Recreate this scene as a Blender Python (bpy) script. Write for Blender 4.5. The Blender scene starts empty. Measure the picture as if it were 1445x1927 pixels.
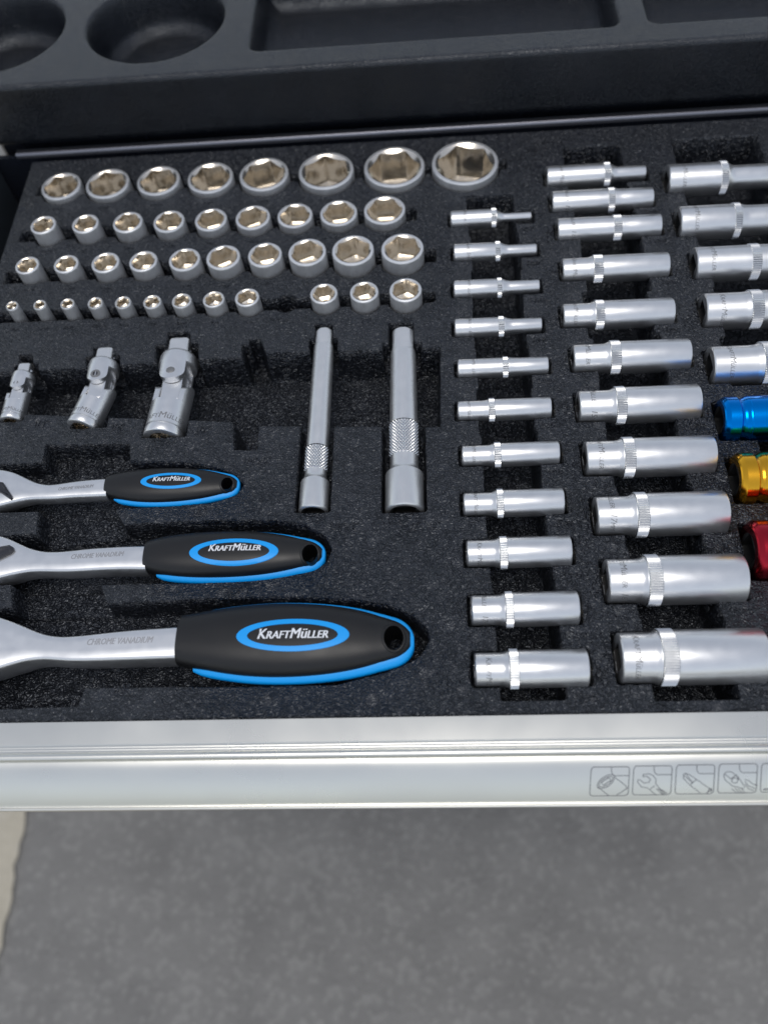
import bpy, math, random
import numpy as np
from mathutils import Matrix, Vector
random.seed(7); np.random.seed(7)
S = bpy.context.scene
COL = S.collection
R_ = math.radians

# ------------------------------------------------------------------ camera
F = 1529.57                       # focal length in pixels of the 1445 x 1927 photograph
PITCH, YAW, ROLL = 60.3746, 7.4927, -8.3294
CAM = np.array([0.0, -95.2, 351.3])   # millimetres; origin = front edge of the tray, z = 0 = tray top
def _rx(a): c, s = math.cos(a), math.sin(a); return np.array([[1,0,0],[0,c,-s],[0,s,c]])
def _rz(a): c, s = math.cos(a), math.sin(a); return np.array([[c,-s,0],[s,c,0],[0,0,1]])
CM = _rz(R_(YAW)) @ _rx(R_(90-PITCH)) @ _rz(R_(ROLL))
cd = bpy.data.cameras.new("camera"); cam = bpy.data.objects.new("camera", cd); COL.objects.link(cam)
m4 = Matrix.Identity(4)
for i in range(3):
    for j in range(3): m4[i][j] = CM[i, j]
    m4[i][3] = CAM[i]*0.001
cam.matrix_world = m4
cd.sensor_fit = 'VERTICAL'; cd.sensor_height = 36; cd.lens = F/1927*36
cd.clip_start = 0.01; cd.clip_end = 400
cd.dof.use_dof = True; cd.dof.focus_distance = 0.41; cd.dof.aperture_fstop = 5.4
S.camera = cam

# ------------------------------------------------------------------ world, sun, exposure
SUN_EL, SUN_AZ = R_(78), R_(185)      # azimuth from +Y, clockwise
w = bpy.data.worlds.new("World"); S.world = w; w.use_nodes = True
nt = w.node_tree; nt.nodes.clear()
sky = nt.nodes.new('ShaderNodeTexSky'); sky.sky_type = 'NISHITA'; sky.sun_disc = False
sky.sun_elevation = SUN_EL; sky.sun_rotation = SUN_AZ; sky.air_density = 1.0; sky.dust_density = .9; sky.ozone_density = 1.0
bg = nt.nodes.new('ShaderNodeBackground'); bg.inputs[1].default_value = 0.12
wo = nt.nodes.new('ShaderNodeOutputWorld')
hs = nt.nodes.new('ShaderNodeHueSaturation'); hs.inputs['Saturation'].default_value = .42     # thin overcast
nt.links.new(sky.outputs[0], hs.inputs['Color']); nt.links.new(hs.outputs[0], bg.inputs[0]); nt.links.new(bg.outputs[0], wo.inputs[0])
sd = bpy.data.lights.new("sun", 'SUN'); sd.energy = 0.75; sd.angle = R_(32); sd.color = (1, .96, .9)
so = bpy.data.objects.new("sun", sd); COL.objects.link(so)
sdir = Vector((math.sin(SUN_AZ)*math.cos(SUN_EL), math.cos(SUN_AZ)*math.cos(SUN_EL), math.sin(SUN_EL)))
so.rotation_euler = sdir.to_track_quat('Z', 'Y').to_euler(); so.location = (0, -1, 2)
S.view_settings.view_transform = 'Standard'; S.view_settings.look = 'None'; S.view_settings.gamma = 1
S.view_settings.exposure = 0.46

# ------------------------------------------------------------------ helpers
def U(px, py, z=0.0):
    """pixel of the photograph -> point (mm) on the horizontal plane at height z"""
    d = CM @ np.array([(px-722.5)/F, -(py-963.5)/F, -1.0])
    t = (z-CAM[2])/d[2]
    return np.array([CAM[0]+d[0]*t, CAM[1]+d[1]*t])
def UY(px, py, Y):
    d = CM @ np.array([(px-722.5)/F, -(py-963.5)/F, -1.0])
    t = (Y-CAM[1])/d[1]
    return np.array([CAM[0]+d[0]*t, CAM[2]+d[2]*t])    # X, z on a vertical plane
def link(name, me, mat=None, parent=None):
    o = bpy.data.objects.new(name, me); COL.objects.link(o)
    if mat is not None and len(me.materials) == 0: me.materials.append(mat)
    if parent is not None: o.parent = parent
    return o
def mesh(name, V, Fc, mat, parent=None, ang=35):
    me = bpy.data.meshes.new(name)
    me.from_pydata([(float(a)*.001, float(b)*.001, float(c)*.001) for a, b, c in V], [], Fc)
    me.update(); me.shade_smooth(); me.set_sharp_from_angle(angle=R_(ang))
    return link(name, me, mat, parent)
def thing(name, label, cat, loc=(0,0,0), rot=(0,0,0), group=None):
    o = bpy.data.objects.new(name, None); COL.objects.link(o)
    o.empty_display_size = .01
    o.location = [c*.001 for c in loc]; o.rotation_euler = rot
    o['label'] = label; o['category'] = cat
    if group: o['group'] = group
    return o
class Geo:
    def __init__(s): s.V = []; s.F = []
    def add(s, V, Fc):
        b = len(s.V); s.V += [tuple(v) for v in V]; s.F += [tuple(i+b for i in f) for f in Fc]; return s
    def box(s, x0, x1, y0, y1, z0, z1, r=0):
        if r == 0:
            V = [(x,y,z) for z in (z0,z1) for y in (y0,y1) for x in (x0,x1)]
            return s.add(V, [(0,2,3,1),(4,5,7,6),(0,1,5,4),(2,6,7,3),(0,4,6,2),(1,3,7,5)])
        # chamfered box
        pts = []
        def ring(z, q):
            return [(x0+q+r,y0+q,z),(x1-q-r,y0+q,z),(x1-q,y0+q+r,z),(x1-q,y1-q-r,z),(x1-q-r,y1-q,z),(x0+q+r,y1-q,z),(x0+q,y1-q-r,z),(x0+q,y0+q+r,z)]
        V = ring(z0, r*.6)+ring(z0+r*.6, 0)+ring(z1-r*.6, 0)+ring(z1, r*.6)
        Fc = [tuple(range(7,-1,-1)), tuple(range(24,32))]
        for k in range(3):
            for i in range(8):
                j = (i+1) % 8; Fc.append((k*8+i, k*8+j, k*8+8+j, k*8+8+i))
        return s.add(V, Fc)
    def build(s, name, mat, parent=None, ang=35): return mesh(name, s.V, s.F, mat, parent, ang)
def ap(th, n):                       # 1/cos profile of a regular n-gon with unit apothem
    a = 2*math.pi/n
    return 1/math.cos(((th+a/2) % a)-a/2)
def rad(st, th):
    k = st[2] if len(st) > 2 else 'o'
    if k == 'o': return st[1]
    if k == 'hex': return st[1]*min(ap(th, 6), 1.13)
    if k == 'sq': return st[1]*min(ap(th, 4), 1.33)
    if k == 'hexcone': return max(st[3], st[1]*min(ap(th, 6), 1.13))
    if k == 'sqr': return min(st[1]*ap(th, 4), st[3])       # square rounded off by a circle (drive tangs, flats)
    if k == 'kn':  return st[1]+st[3]*(1-abs(((th*st[4]/(2*math.pi)) % 1)*2-1))
def turned(sts, n=64, axis='z', cap0=False, cap1=False, rot=0.0, flip=False):
    """surface through the stations (axial, radius, shape...); returns verts, faces"""
    V = []; Fc = []
    for st in sts:
        for i in range(n):
            th = 2*math.pi*i/n
            r = rad(st, th); a = th+rot
            c, s = r*math.cos(a), r*math.sin(a)
            V.append({'z': (c, s, st[0]), 'x': (st[0], c, s), 'y': (s, st[0], c)}[axis])
    for k in range(len(sts)-1):
        for i in range(n):
            j = (i+1) % n; q = (k*n+i, k*n+j, k*n+n+j, k*n+n+i)
            Fc.append(q)
    if cap0: Fc.append(tuple(range(n-1, -1, -1)))
    if cap1: b = (len(sts)-1)*n; Fc.append(tuple(range(b, b+n)))
    if flip: Fc = [f[::-1] for f in Fc]
    return V, Fc
def tpart(name, sts, mat, parent, **k):
    ang = k.pop('ang', 35)
    V, Fc = turned(sts, **k); return mesh(name, V, Fc, mat, parent, ang)
_tc = {}
def text_geo(body, size, shear=0.0, bold=0.0, caps=False, ext=0.0, res=2):
    """lettering as plain verts/faces in mm; baseline left at the origin"""
    key = (body, size, shear, bold, caps, ext, res)
    if key in _tc: return _tc[key]
    cu = bpy.data.curves.new("t", 'FONT'); cu.body = body; cu.size = size; cu.shear = shear
    cu.offset = bold; cu.resolution_u = res; cu.extrude = ext; cu.small_caps_scale = .74
    if caps:
        for f in cu.body_format: f.use_small_caps = True
    o = bpy.data.objects.new("t", cu); COL.objects.link(o)
    dg = bpy.context.evaluated_depsgraph_get(); dg.update()
    me = bpy.data.meshes.new_from_object(o.evaluated_get(dg))
    V = np.array([v.co[:] for v in me.vertices]); Fc = [tuple(p.vertices) for p in me.polygons]
    bpy.data.objects.remove(o); bpy.data.meshes.remove(me); bpy.data.curves.remove(cu)
    _tc[key] = (V, Fc); return V, Fc

# ------------------------------------------------------------------ materials
def mat(name, base, rough=.5, metal=0.0, bump=None, bscale=1.0, bstr=.3, bdist=.0002, coat=0, var=0.0, vscale=60, rvar=0.0, spec=.5):
    m = bpy.data.materials.new(name); m.use_nodes = True; n = m.node_tree; N = n.nodes; L = n.links
    b = N['Principled BSDF']
    b.inputs['Base Color'].default_value = (*base, 1); b.inputs['Roughness'].default_value = rough
    b.inputs['Metallic'].default_value = metal; b.inputs['Coat Weight'].default_value = coat
    b.inputs['Specular IOR Level'].default_value = spec
    tc = N.new('ShaderNodeTexCoord')
    if bump:
        no = N.new('ShaderNodeTexNoise'); no.inputs['Scale'].default_value = bscale; no.inputs['Detail'].default_value = 3
        L.new(tc.outputs['Object'], no.inputs['Vector'])
        bp = N.new('ShaderNodeBump'); bp.inputs['Strength'].default_value = bstr; bp.inputs['Distance'].default_value = bdist
        L.new(no.outputs[0], bp.inputs['Height']); L.new(bp.outputs[0], b.inputs['Normal'])
    if var or rvar:
        nz = N.new('ShaderNodeTexNoise'); nz.inputs['Scale'].default_value = vscale; nz.inputs['Detail'].default_value = 5
        L.new(tc.outputs['Object'], nz.inputs['Vector'])
        if var:
            mr = N.new('ShaderNodeMapRange'); mr.inputs[3].default_value = 1-var; mr.inputs[4].default_value = 1+var
            L.new(nz.outputs[0], mr.inputs[0])
            mx = N.new('ShaderNodeVectorMath'); mx.operation = 'SCALE'; mx.inputs[0].default_value = base
            L.new(mr.outputs[0], mx.inputs['Scale']); L.new(mx.outputs[0], b.inputs['Base Color'])
        if rvar:
            m2 = N.new('ShaderNodeMapRange'); m2.inputs[1].default_value = .3; m2.inputs[2].default_value = .7
            m2.inputs[3].default_value = rough-rvar; m2.inputs[4].default_value = rough+rvar
            L.new(nz.outputs[0], m2.inputs[0]); L.new(m2.outputs[0], b.inputs['Roughness'])
    return m
SATIN  = mat("satin_chrome", (.75,.755,.76), .32, .94, True, 2500, .12, .0001, var=.05, vscale=180, rvar=.04)
SATIN3 = mat("satin_chrome_short", (.76,.765,.77), .42, .84, True, 2500, .12, .0001, var=.05, vscale=180, rvar=.05)
SATIN2 = mat("satin_chrome_bars", (.78,.78,.77), .34, .93, True, 2500, .15, .0001, var=.04, vscale=150, rvar=.04)
BORE   = mat("warm_bore", (.78,.72,.63), .16, .98, var=.12, vscale=160, rvar=.06)  # warm metal tone inside sockets and joints
BRIGHT = mat("bright_knurl", (.60,.61,.62), .25, 1)
ETCH   = mat("etched_mark", (.22,.22,.22), .5, .6)
ETCH2  = mat("light_etched_mark", (.9,.9,.9), .3, 1)
ALU    = mat("brushed_aluminium", (.72,.715,.665), .30, 1, var=.05, vscale=18, rvar=.06)
ENGR   = mat("engraved_metal", (.40,.40,.41), .5, .9)
INK    = mat("grey_print", (.10,.10,.11), .6)
GRIP   = mat("black_rubber", (.0035,.0035,.004), .42, 0, True, 2200, .3, .0001, rvar=.05, vscale=90)
BLUE   = mat("blue_rubber", (.0,.34,.86), .42, 0, True, 2500, .15, .0001)
WHITE  = mat("white_print", (.75,.77,.8), .5)
LEVER  = mat("black_lever", (.02,.02,.025), .25)
STEEL  = mat("painted_steel", (.010,.012,.018), .28, 0, rvar=.06, vscale=30)
SLIDE  = mat("grey_slide", (.05,.06,.07), .45, .2)
ABLUE  = mat("anodised_blue", (.0,.22,.72), .2, 1)
AGOLD  = mat("anodised_amber", (.78,.40,.03), .18, 1)
ARED   = mat("anodised_red", (.40,.02,.035), .2, 1)
DARKM  = mat("shaded_bore", (.03,.03,.03), .5, .5)  # shade inside drive openings and pin holes, put into the base colour

def pebble(name, base, rough, scale, dist, use_attr, stretch=(1,1,1), spec=.75, finef=.12, worm=0):
    m = bpy.data.materials.new(name); m.use_nodes = True; n = m.node_tree; N = n.nodes; L = n.links
    b = N['Principled BSDF']; b.inputs['Roughness'].default_value = rough; b.inputs['Specular IOR Level'].default_value = spec; b.inputs['Specular Tint'].default_value = (.88, .93, 1, 1)
    tc = N.new('ShaderNodeTexCoord')
    mp = N.new('ShaderNodeMapping'); mp.inputs['Scale'].default_value = stretch
    L.new(tc.outputs['Object'], mp.inputs['Vector'])
    nz = N.new('ShaderNodeTexNoise'); nz.inputs['Scale'].default_value = scale*.55; nz.inputs['Detail'].default_value = 2
    L.new(mp.outputs[0], nz.inputs['Vector'])
    sc = N.new('ShaderNodeVectorMath'); sc.operation = 'SCALE'; sc.inputs['Scale'].default_value = .0022*(700/scale)
    L.new(nz.outputs['Color'], sc.inputs[0])
    ad = N.new('ShaderNodeVectorMath'); ad.operation = 'ADD'
    L.new(mp.outputs[0], ad.inputs[0]); L.new(sc.outputs[0], ad.inputs[1])
    vo = N.new('ShaderNodeTexVoronoi'); vo.feature = 'DISTANCE_TO_EDGE'; vo.inputs['Scale'].default_value = scale
    L.new(ad.outputs[0], vo.inputs['Vector'])
    rp = N.new('ShaderNodeMapRange'); rp.inputs[1].default_value = 0; rp.inputs[2].default_value = .42; rp.interpolation_type = 'SMOOTHSTEP'
    L.new(vo.outputs['Distance'], rp.inputs[0])
    big = N.new('ShaderNodeTexNoise'); big.inputs['Scale'].default_value = 90; big.inputs['Detail'].default_value = 3
    L.new(tc.outputs['Object'], big.inputs['Vector'])
    if worm:                                            # meandering wrinkles of the moulded skin
        wn = N.new('ShaderNodeTexNoise'); wn.inputs['Scale'].default_value = worm; wn.inputs['Detail'].default_value = 0; wn.inputs['Distortion'].default_value = .6
        L.new(mp.outputs[0], wn.inputs['Vector'])
        wk = N.new('ShaderNodeMath'); wk.operation = 'MULTIPLY'; wk.inputs[1].default_value = 3.6; L.new(wn.outputs[0], wk.inputs[0])
        pg = N.new('ShaderNodeMath'); pg.operation = 'PINGPONG'; pg.inputs[1].default_value = .5; L.new(wk.outputs[0], pg.inputs[0])
        w2 = N.new('ShaderNodeMath'); w2.operation = 'MULTIPLY'; w2.inputs[1].default_value = 1.5; L.new(pg.outputs[0], w2.inputs[0])
        rp.inputs[4].default_value = .35
        w3 = N.new('ShaderNodeMath'); w3.operation = 'ADD'; L.new(w2.outputs[0], w3.inputs[0]); L.new(rp.outputs[0], w3.inputs[1]); rp = w3
    ml = N.new('ShaderNodeMath'); ml.operation = 'MULTIPLY'
    L.new(rp.outputs[0], ml.inputs[0])
    st = N.new('ShaderNodeMapRange'); st.inputs[1].default_value = .3; st.inputs[2].default_value = .7; st.inputs[3].default_value = .55; st.inputs[4].default_value = 1.0
    L.new(big.outputs[0], st.inputs[0])
    if use_attr:
        at = N.new('ShaderNodeAttribute'); at.attribute_name = 'flat'
        iv = N.new('ShaderNodeMath'); iv.operation = 'MULTIPLY_ADD'; iv.inputs[1].default_value = -.55; iv.inputs[2].default_value = 1
        L.new(at.outputs['Fac'], iv.inputs[0])
        m3 = N.new('ShaderNodeMath'); m3.operation = 'MULTIPLY'; L.new(st.outputs[0], m3.inputs[0]); L.new(iv.outputs[0], m3.inputs[1])
        L.new(m3.outputs[0], ml.inputs[1])
    else: L.new(st.outputs[0], ml.inputs[1])
    fine = N.new('ShaderNodeTexNoise'); fine.inputs['Scale'].default_value = scale*3; fine.inputs['Detail'].default_value = 2
    L.new(tc.outputs['Object'], fine.inputs['Vector'])
    ma = N.new('ShaderNodeMath'); ma.operation = 'MULTIPLY_ADD'; ma.inputs[1].default_value = finef
    L.new(fine.outputs[0], ma.inputs[0]); L.new(ml.outputs[0], ma.inputs[2])
    bp = N.new('ShaderNodeBump'); bp.inputs['Strength'].default_value = 1; bp.inputs['Distance'].default_value = dist
    L.new(ma.outputs[0], bp.inputs['Height']); L.new(bp.outputs[0], b.inputs['Normal'])
    # dusty, slightly uneven black
    dn = N.new('ShaderNodeTexNoise'); dn.inputs['Scale'].default_value = 35; dn.inputs['Detail'].default_value = 6
    L.new(tc.outputs['Object'], dn.inputs['Vector'])
    cr = N.new('ShaderNodeMapRange'); cr.inputs[1].default_value = .3; cr.inputs[2].default_value = .75; cr.inputs[3].default_value = .8; cr.inputs[4].default_value = 1.5
    L.new(dn.outputs[0], cr.inputs[0])
    vs = N.new('ShaderNodeVectorMath'); vs.operation = 'SCALE'; vs.inputs[0].default_value = base
    L.new(cr.outputs[0], vs.inputs['Scale'])
    # sparse pale dust specks
    sp = N.new('ShaderNodeTexVoronoi'); sp.inputs['Scale'].default_value = 260
    L.new(tc.outputs['Object'], sp.inputs['Vector'])
    lt = N.new('ShaderNodeMath'); lt.operation = 'LESS_THAN'; lt.inputs[1].default_value = .02
    L.new(sp.outputs['Distance'], lt.inputs[0])
    sx = N.new('ShaderNodeMix'); sx.data_type = 'RGBA'; sx.inputs['B'].default_value = (.07,.07,.075,1)
    L.new(lt.outputs[0], sx.inputs['Factor']); L.new(vs.outputs[0], sx.inputs['A'])
    L.new(sx.outputs['Result'], b.inputs['Base Color'])
    return m
FOAM = pebble("black_foam_plastic", (.007,.0078,.0105), .33, 500, .0008, True, (1,1.2,1), .66, .04, 430)
LEATHER = pebble("grained_black_plastic", (.003,.004,.0065), .25, 1150, .00020, True, spec=.62)

# ------------------------------------------------------------------ height-field surfaces with moulded pockets
def noise2(X, Y, cell, seed):
    rs = np.random.RandomState(seed); G = rs.rand(256, 256)*2-1
    u = X/cell+1000; v = Y/cell+1000
    i = np.floor(u).astype(int); j = np.floor(v).astype(int); fu = u-i; fv = v-j
    fu = fu*fu*(3-2*fu); fv = fv*fv*(3-2*fv)
    g = lambda a, b: G[a % 256, b % 256]
    return (g(i,j)*(1-fu)+g(i+1,j)*fu)*(1-fv)+(g(i,j+1)*(1-fu)+g(i+1,j+1)*fu)*fv
def sd_rect(X, Y, x0, x1, y0, y1, r):
    cx, cy = (x0+x1)/2, (y0+y1)/2; hx, hy = abs(x1-x0)/2-r, abs(y1-y0)/2-r
    a, b = np.abs(X-cx)-hx, np.abs(Y-cy)-hy
    return np.hypot(np.maximum(a,0), np.maximum(b,0))+np.minimum(np.maximum(a,b),0)-r
def sd_poly(X, Y, P, r):
    P = np.array(P); d = np.full(X.shape, 1e9); inside = np.zeros(X.shape, bool)
    for i in range(len(P)):
        a, b = P[i], P[i-1]; e = b-a; L = e@e
        if L < 1e-9: continue
        t = np.clip(((X-a[0])*e[0]+(Y-a[1])*e[1])/L, 0, 1)
        d = np.minimum(d, np.hypot(X-a[0]-e[0]*t, Y-a[1]-e[1]*t))
        c = ((a[1] > Y) != (b[1] > Y)) & (X < (b[0]-a[0])*(Y-a[1])/(b[1]-a[1]+1e-12)+a[0])
        inside ^= c
    return np.where(inside, -d, d)
class Field:
    def __init__(s, xs, ys):
        s.xs, s.ys = np.array(xs), np.array(ys)
        s.X, s.Y = np.meshgrid(s.xs, s.ys)
        s.Z = np.zeros(s.X.shape); s.flat = np.zeros(s.X.shape)
        s.N = noise2(s.X, s.Y, 3.0, 3)*.13+noise2(s.X, s.Y, 1.2, 4)*.08
    def win(s, x0, x1, y0, y1, m=6):
        i0, i1 = np.searchsorted(s.xs, [x0-m, x1+m]); j0, j1 = np.searchsorted(s.ys, [y0-m, y1+m])
        return (slice(j0, j1), slice(i0, i1))
    def cut(s, sl, d, depth, soft=.8, draft=.028, fil=0.0):
        if d.size == 0: return
        d = d+s.N[sl]
        wd = soft+depth*draft
        t = np.clip((soft*.45-d)/wd, 0, 1)
        prof = t*t*(3-2*t)
        if fil:       # generous fillet between wall and floor
            t2 = np.clip((-d)/fil, 0, 1); prof = prof*(.55+.45*(1-(1-t2)**2))
        s.Z[sl] = np.minimum(s.Z[sl], -depth*prof)
    def rect(s, x0, x1, y0, y1, depth, r=1.2, **k):
        if x0 > x1: x0, x1 = x1, x0
        if y0 > y1: y0, y1 = y1, y0
        sl = s.win(x0, x1, y0, y1); s.cut(sl, sd_rect(s.X[sl], s.Y[sl], x0, x1, y0, y1, r), depth, **k)
    def circ(s, x, y, r, depth, **k):
        sl = s.win(x-r, x+r, y-r, y+r); s.cut(sl, np.hypot(s.X[sl]-x, s.Y[sl]-y)-r, depth, **k)
    def poly(s, P, depth, **k):
        P = np.array(P); sl = s.win(P[:,0].min(), P[:,0].max(), P[:,1].min(), P[:,1].max())
        s.cut(sl, sd_poly(s.X[sl], s.Y[sl], P, 0), depth, **k)
    def mark(s, x, y, r, dz=-.16):
        sl = s.win(x-r, x+r, y-r, y+r, 2); d = np.hypot(s.X[sl]-x, s.Y[sl]-y)-r
        t = np.clip(.5-d/.5, 0, 1)*(s.Z[sl] > -.5)
        s.Z[sl] += dz*t; s.flat[sl] = np.maximum(s.flat[sl], t)
    def plate(s, x0, x1, y0, y1, dz=-.2):
        sl = s.win(x0, x1, y0, y1, 2); d = sd_rect(s.X[sl], s.Y[sl], x0, x1, y0, y1, .3)
        t = np.clip(.5-d/.5, 0, 1)*(s.Z[sl] > -.6)
        s.Z[sl] += dz*t; s.flat[sl] = np.maximum(s.flat[sl], t*.8)
    def to_mesh(s, name, mat, parent, PY=None, PZ=None, smooth_ang=None):
        ny, nx = s.X.shape
        Yw = s.Y if PY is None else PY; Zw = s.Z if PZ is None else s.Z+PZ
        co = np.empty((ny*nx, 3), np.float32); co[:,0] = s.X.ravel(); co[:,1] = Yw.ravel(); co[:,2] = Zw.ravel(); co *= .001
        i = np.arange(ny-1)[:,None]*nx+np.arange(nx-1)[None,:]; i = i.ravel()
        f = np.stack([i, i+1, i+nx+1, i+nx], 1).astype(np.int32)
        me = bpy.data.meshes.new(name)
        me.vertices.add(len(co)); me.vertices.foreach_set('co', co.ravel())
        me.loops.add(f.size); me.loops.foreach_set('vertex_index', f.ravel())
        me.polygons.add(len(f)); me.polygons.foreach_set('loop_start', np.arange(0, f.size, 4, dtype=np.int32))
        me.update(calc_edges=True); me.shade_smooth()
        at = me.attributes.new('flat', 'FLOAT', 'POINT'); at.data.foreach_set('value', s.flat.ravel().astype(np.float32))
        return link(name, me, mat, parent)
def pp(L, z=0): return [U(x, y, z) for x, y in L]

# ================================================================== SETTING
def pyl(c): return c
gm = bpy.data.materials.new("asphalt"); gm.use_nodes = True
def asphalt(m, c0, c1, c2, sc=1.0):
    N = m.node_tree.nodes; L = m.node_tree.links; b = N['Principled BSDF']; b.inputs['Roughness'].default_value = .85
    tc = N.new('ShaderNodeTexCoord')
    a = N.new('ShaderNodeTexNoise'); a.inputs['Scale'].default_value = 14*sc; a.inputs['Detail'].default_value = 8; a.inputs['Roughness'].default_value = .65
    v = N.new('ShaderNodeTexVoronoi'); v.inputs['Scale'].default_value = 150*sc
    L.new(tc.outputs['Object'], a.inputs[0]); L.new(tc.outputs['Object'], v.inputs[0])
    r = N.new('ShaderNodeValToRGB'); r.color_ramp.elements[0].position = .3; r.color_ramp.elements[0].color = (*c0,1)
    r.color_ramp.elements[1].position = .7; r.color_ramp.elements[1].color = (*c1,1)
    L.new(a.outputs[0], r.inputs[0])
    sr = N.new('ShaderNodeSeparateColor'); L.new(v.outputs['Color'], sr.inputs[0])
    th = N.new('ShaderNodeMath'); th.operation = 'GREATER_THAN'; th.inputs[1].default_value = .80; L.new(sr.outputs[0], th.inputs[0])
    mu = N.new('ShaderNodeMath'); mu.operation = 'MULTIPLY'; mu.inputs[1].default_value = .26; L.new(th.outputs[0], mu.inputs[0])
    mx = N.new('ShaderNodeMix'); mx.data_type = 'RGBA'; mx.inputs['B'].default_value = (*c2,1)
    L.new(mu.outputs[0], mx.inputs['Factor']); L.new(r.outputs[0], mx.inputs['A']); L.new(mx.outputs['Result'], b.inputs['Base Color'])
    bp = N.new('ShaderNodeBump'); bp.inputs['Distance'].default_value = .0012; L.new(v.outputs['Distance'], bp.inputs['Height']); L.new(bp.outputs[0], b.inputs['Normal'])
asphalt(gm, (.155,.151,.144), (.205,.20,.19), (.32,.315,.295))
GZ = -800.0
g = Geo(); n = 8; e = 120000
for i in range(n):
    for j in range(n):
        x0, x1 = -e+2*e*i/n, -e+2*e*(i+1)/n; y0, y1 = -e+2*e*j/n, -e+2*e*(j+1)/n
        g.add([(x0,y0,GZ),(x1,y0,GZ),(x1,y1,GZ),(x0,y1,GZ)], [(0,1,2,3)])
gr = g.build('ground', gm); gr['kind'] = 'structure'
cm = bpy.data.materials.new("pale_concrete"); cm.use_nodes = True
asphalt(cm, (.38,.345,.275), (.47,.43,.345), (.50,.47,.41), .6)
a, b_ = U(48, 1530, GZ+4), U(-6, 1830, GZ+4)
dd = (b_-a)/np.linalg.norm(b_-a); q0 = a-dd*900; q1 = b_+dd*2500; nn = np.array([dd[1], -dd[0]]);
if nn[0] > 0: nn = -nn
K = 260; g = Geo(); edge = [q0+(q1-q0)*k/K+nn*(-1)*random.uniform(-3.5, 3.5) for k in range(K+1)]
V = [(p[0], p[1], GZ+4) for p in edge]+[(p[0]+nn[0]*1500, p[1]+nn[1]*1500, GZ+4) for p in edge]
g.add(V, [(k, k+1, K+2+k, K+1+k) if False else (k+1, k, K+1+k, K+2+k) for k in range(K)])
pv = g.build('pavement', cm); pv['kind'] = 'structure'

# ================================================================== TOOL CABINET
ZB = 9.0
YF = U(722, 229, ZB)[1]                      # front face of the cabinet top
ZT = UY(722, 116, YF)[1]                     # its upper edge
cab = thing('tool_cabinet', 'black tool cabinet behind the drawer, plastic top moulded with trays and cup wells', 'tool cabinet', (0,0,GZ))
H0 = -GZ
g = Geo(); g.box(-300, 345, YF+14, YF+440, H0-700+20, H0+ZB-2.5, 4); g.build('body', STEEL, cab)
for k in range(4):
    z1 = H0-55-150*k; g = Geo(); g.box(-292, 337, YF+4, YF+13.5, z1-142, z1, 2); g.build('drawer_front', STEEL, cab)
for sx in (-1, 1):
    for sy in (0, 1):
        V, Fc = turned([(-14,5),(-14,46),(-8,50),(8,50),(14,46),(14,5)], 32, 'x', True, True)
        V = [(v[0]+22+sx*270, v[1]+YF+60+sy*320, v[2]+50) for v in V]; mesh('caster', V, Fc, GRIP, cab)
# rail under the top lip (catches the sky)
g = Geo(); ra_, rb_ = U(722, 248.5, 2)[1], U(722, 237.5, 2)[1]; pr = [(ra_,.5),(ra_-.1,2.6),(ra_+.3,3.5),(ra_+1,4.0),(rb_-1,4.0),(rb_-.3,3.6),(rb_,2.6),(rb_,.5)]
XL = U(31, 287, 2)[0]
V = []; 
for X in (XL, 330): V += [(X, y, H0+z-2.0) for y, z in pr]
k = len(pr); g.add(V, [(i, i+1, k+i+1, k+i) for i in range(k-1)]+[tuple(range(k)), tuple(range(2*k-1, k-1, -1))])
RAILM = mat("rail_enamel", (.20,.205,.235), .28, .8)
g.build('front_rail', RAILM, cab)
g = Geo(); g.box(-320, 345, ra_+1.2, rb_-1.2, H0-40, H0-1.5); g.build('rear_panel', STEEL, cab)
# moulded plastic top
xs = np.arange(-345, 375, 1.0)
RR = 3.6; dface = ZT-ZB
ysurf = np.arange(RR, 330, 1.0)
arc = [(YF+RR-RR*math.sin(t), ZT-RR+RR*math.cos(t)) for t in np.linspace(0, math.pi/2, 9)[1:]]
face = [(YF-.4*k/12, ZT-RR-(dface-RR-1.2)*k/12) for k in range(1, 13)]+[(YF+.4, ZB+.3), (YF+1.6, ZB), (YF+12, ZB)]
front = (arc+face)[::-1]
par = [-(len(front)-i)*1.0 for i in range(len(front))]
fld = Field(xs, par+list(YF+ysurf))
fld.N *= .4
PY = fld.Y.copy(); PZ = np.full(fld.X.shape, ZT)
for i, (y, z) in enumerate(front): PY[i,:] = y; PZ[i,:] = z
z = ZT
def cup(xl, xr, yb, ymid, depth):
    A, B = U(xl, ymid, z), U(xr, ymid, z); r = (B[0]-A[0])/2; cx = (A[0]+B[0])/2; cy = U((xl+xr)/2, yb, z)[1]+r
    for k in (0,): fld.circ(cx, cy, r, depth, soft=2.6, draft=.16, fil=r*.33)
    return cx, cy, r
c2 = cup(163, 418, 116, 52, 30)
fr = U(60, 130, z); r1 = c2[2]; cx1 = U(115, 66, z)[0]-r1
fld.circ(cx1, c2[1], r1, 30, soft=2.6, draft=.16, fil=r1*.33)
A = U(468, 96, z); B = U(1168, 52, z); C = U(1222, 47, z)
fld.rect(A[0], B[0], A[1], A[1]+95, 24, r=7, soft=2.4, draft=.14, fil=14)
fld.rect(C[0], C[0]+140, A[1], A[1]+95, 24, r=7, soft=2.4, draft=.14, fil=14)
fld.rect(cx1-r1, A[0]-30, A[1]+110, A[1]+200, 20, r=9, soft=2.4, draft=.14, fil=10)
fld.rect(A[0], C[0]+140, A[1]+110, A[1]+200, 20, r=9, soft=2.4, draft=.14, fil=10)
top = fld.to_mesh('moulded_top', LEATHER, cab, PY, PZ+H0)

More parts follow.
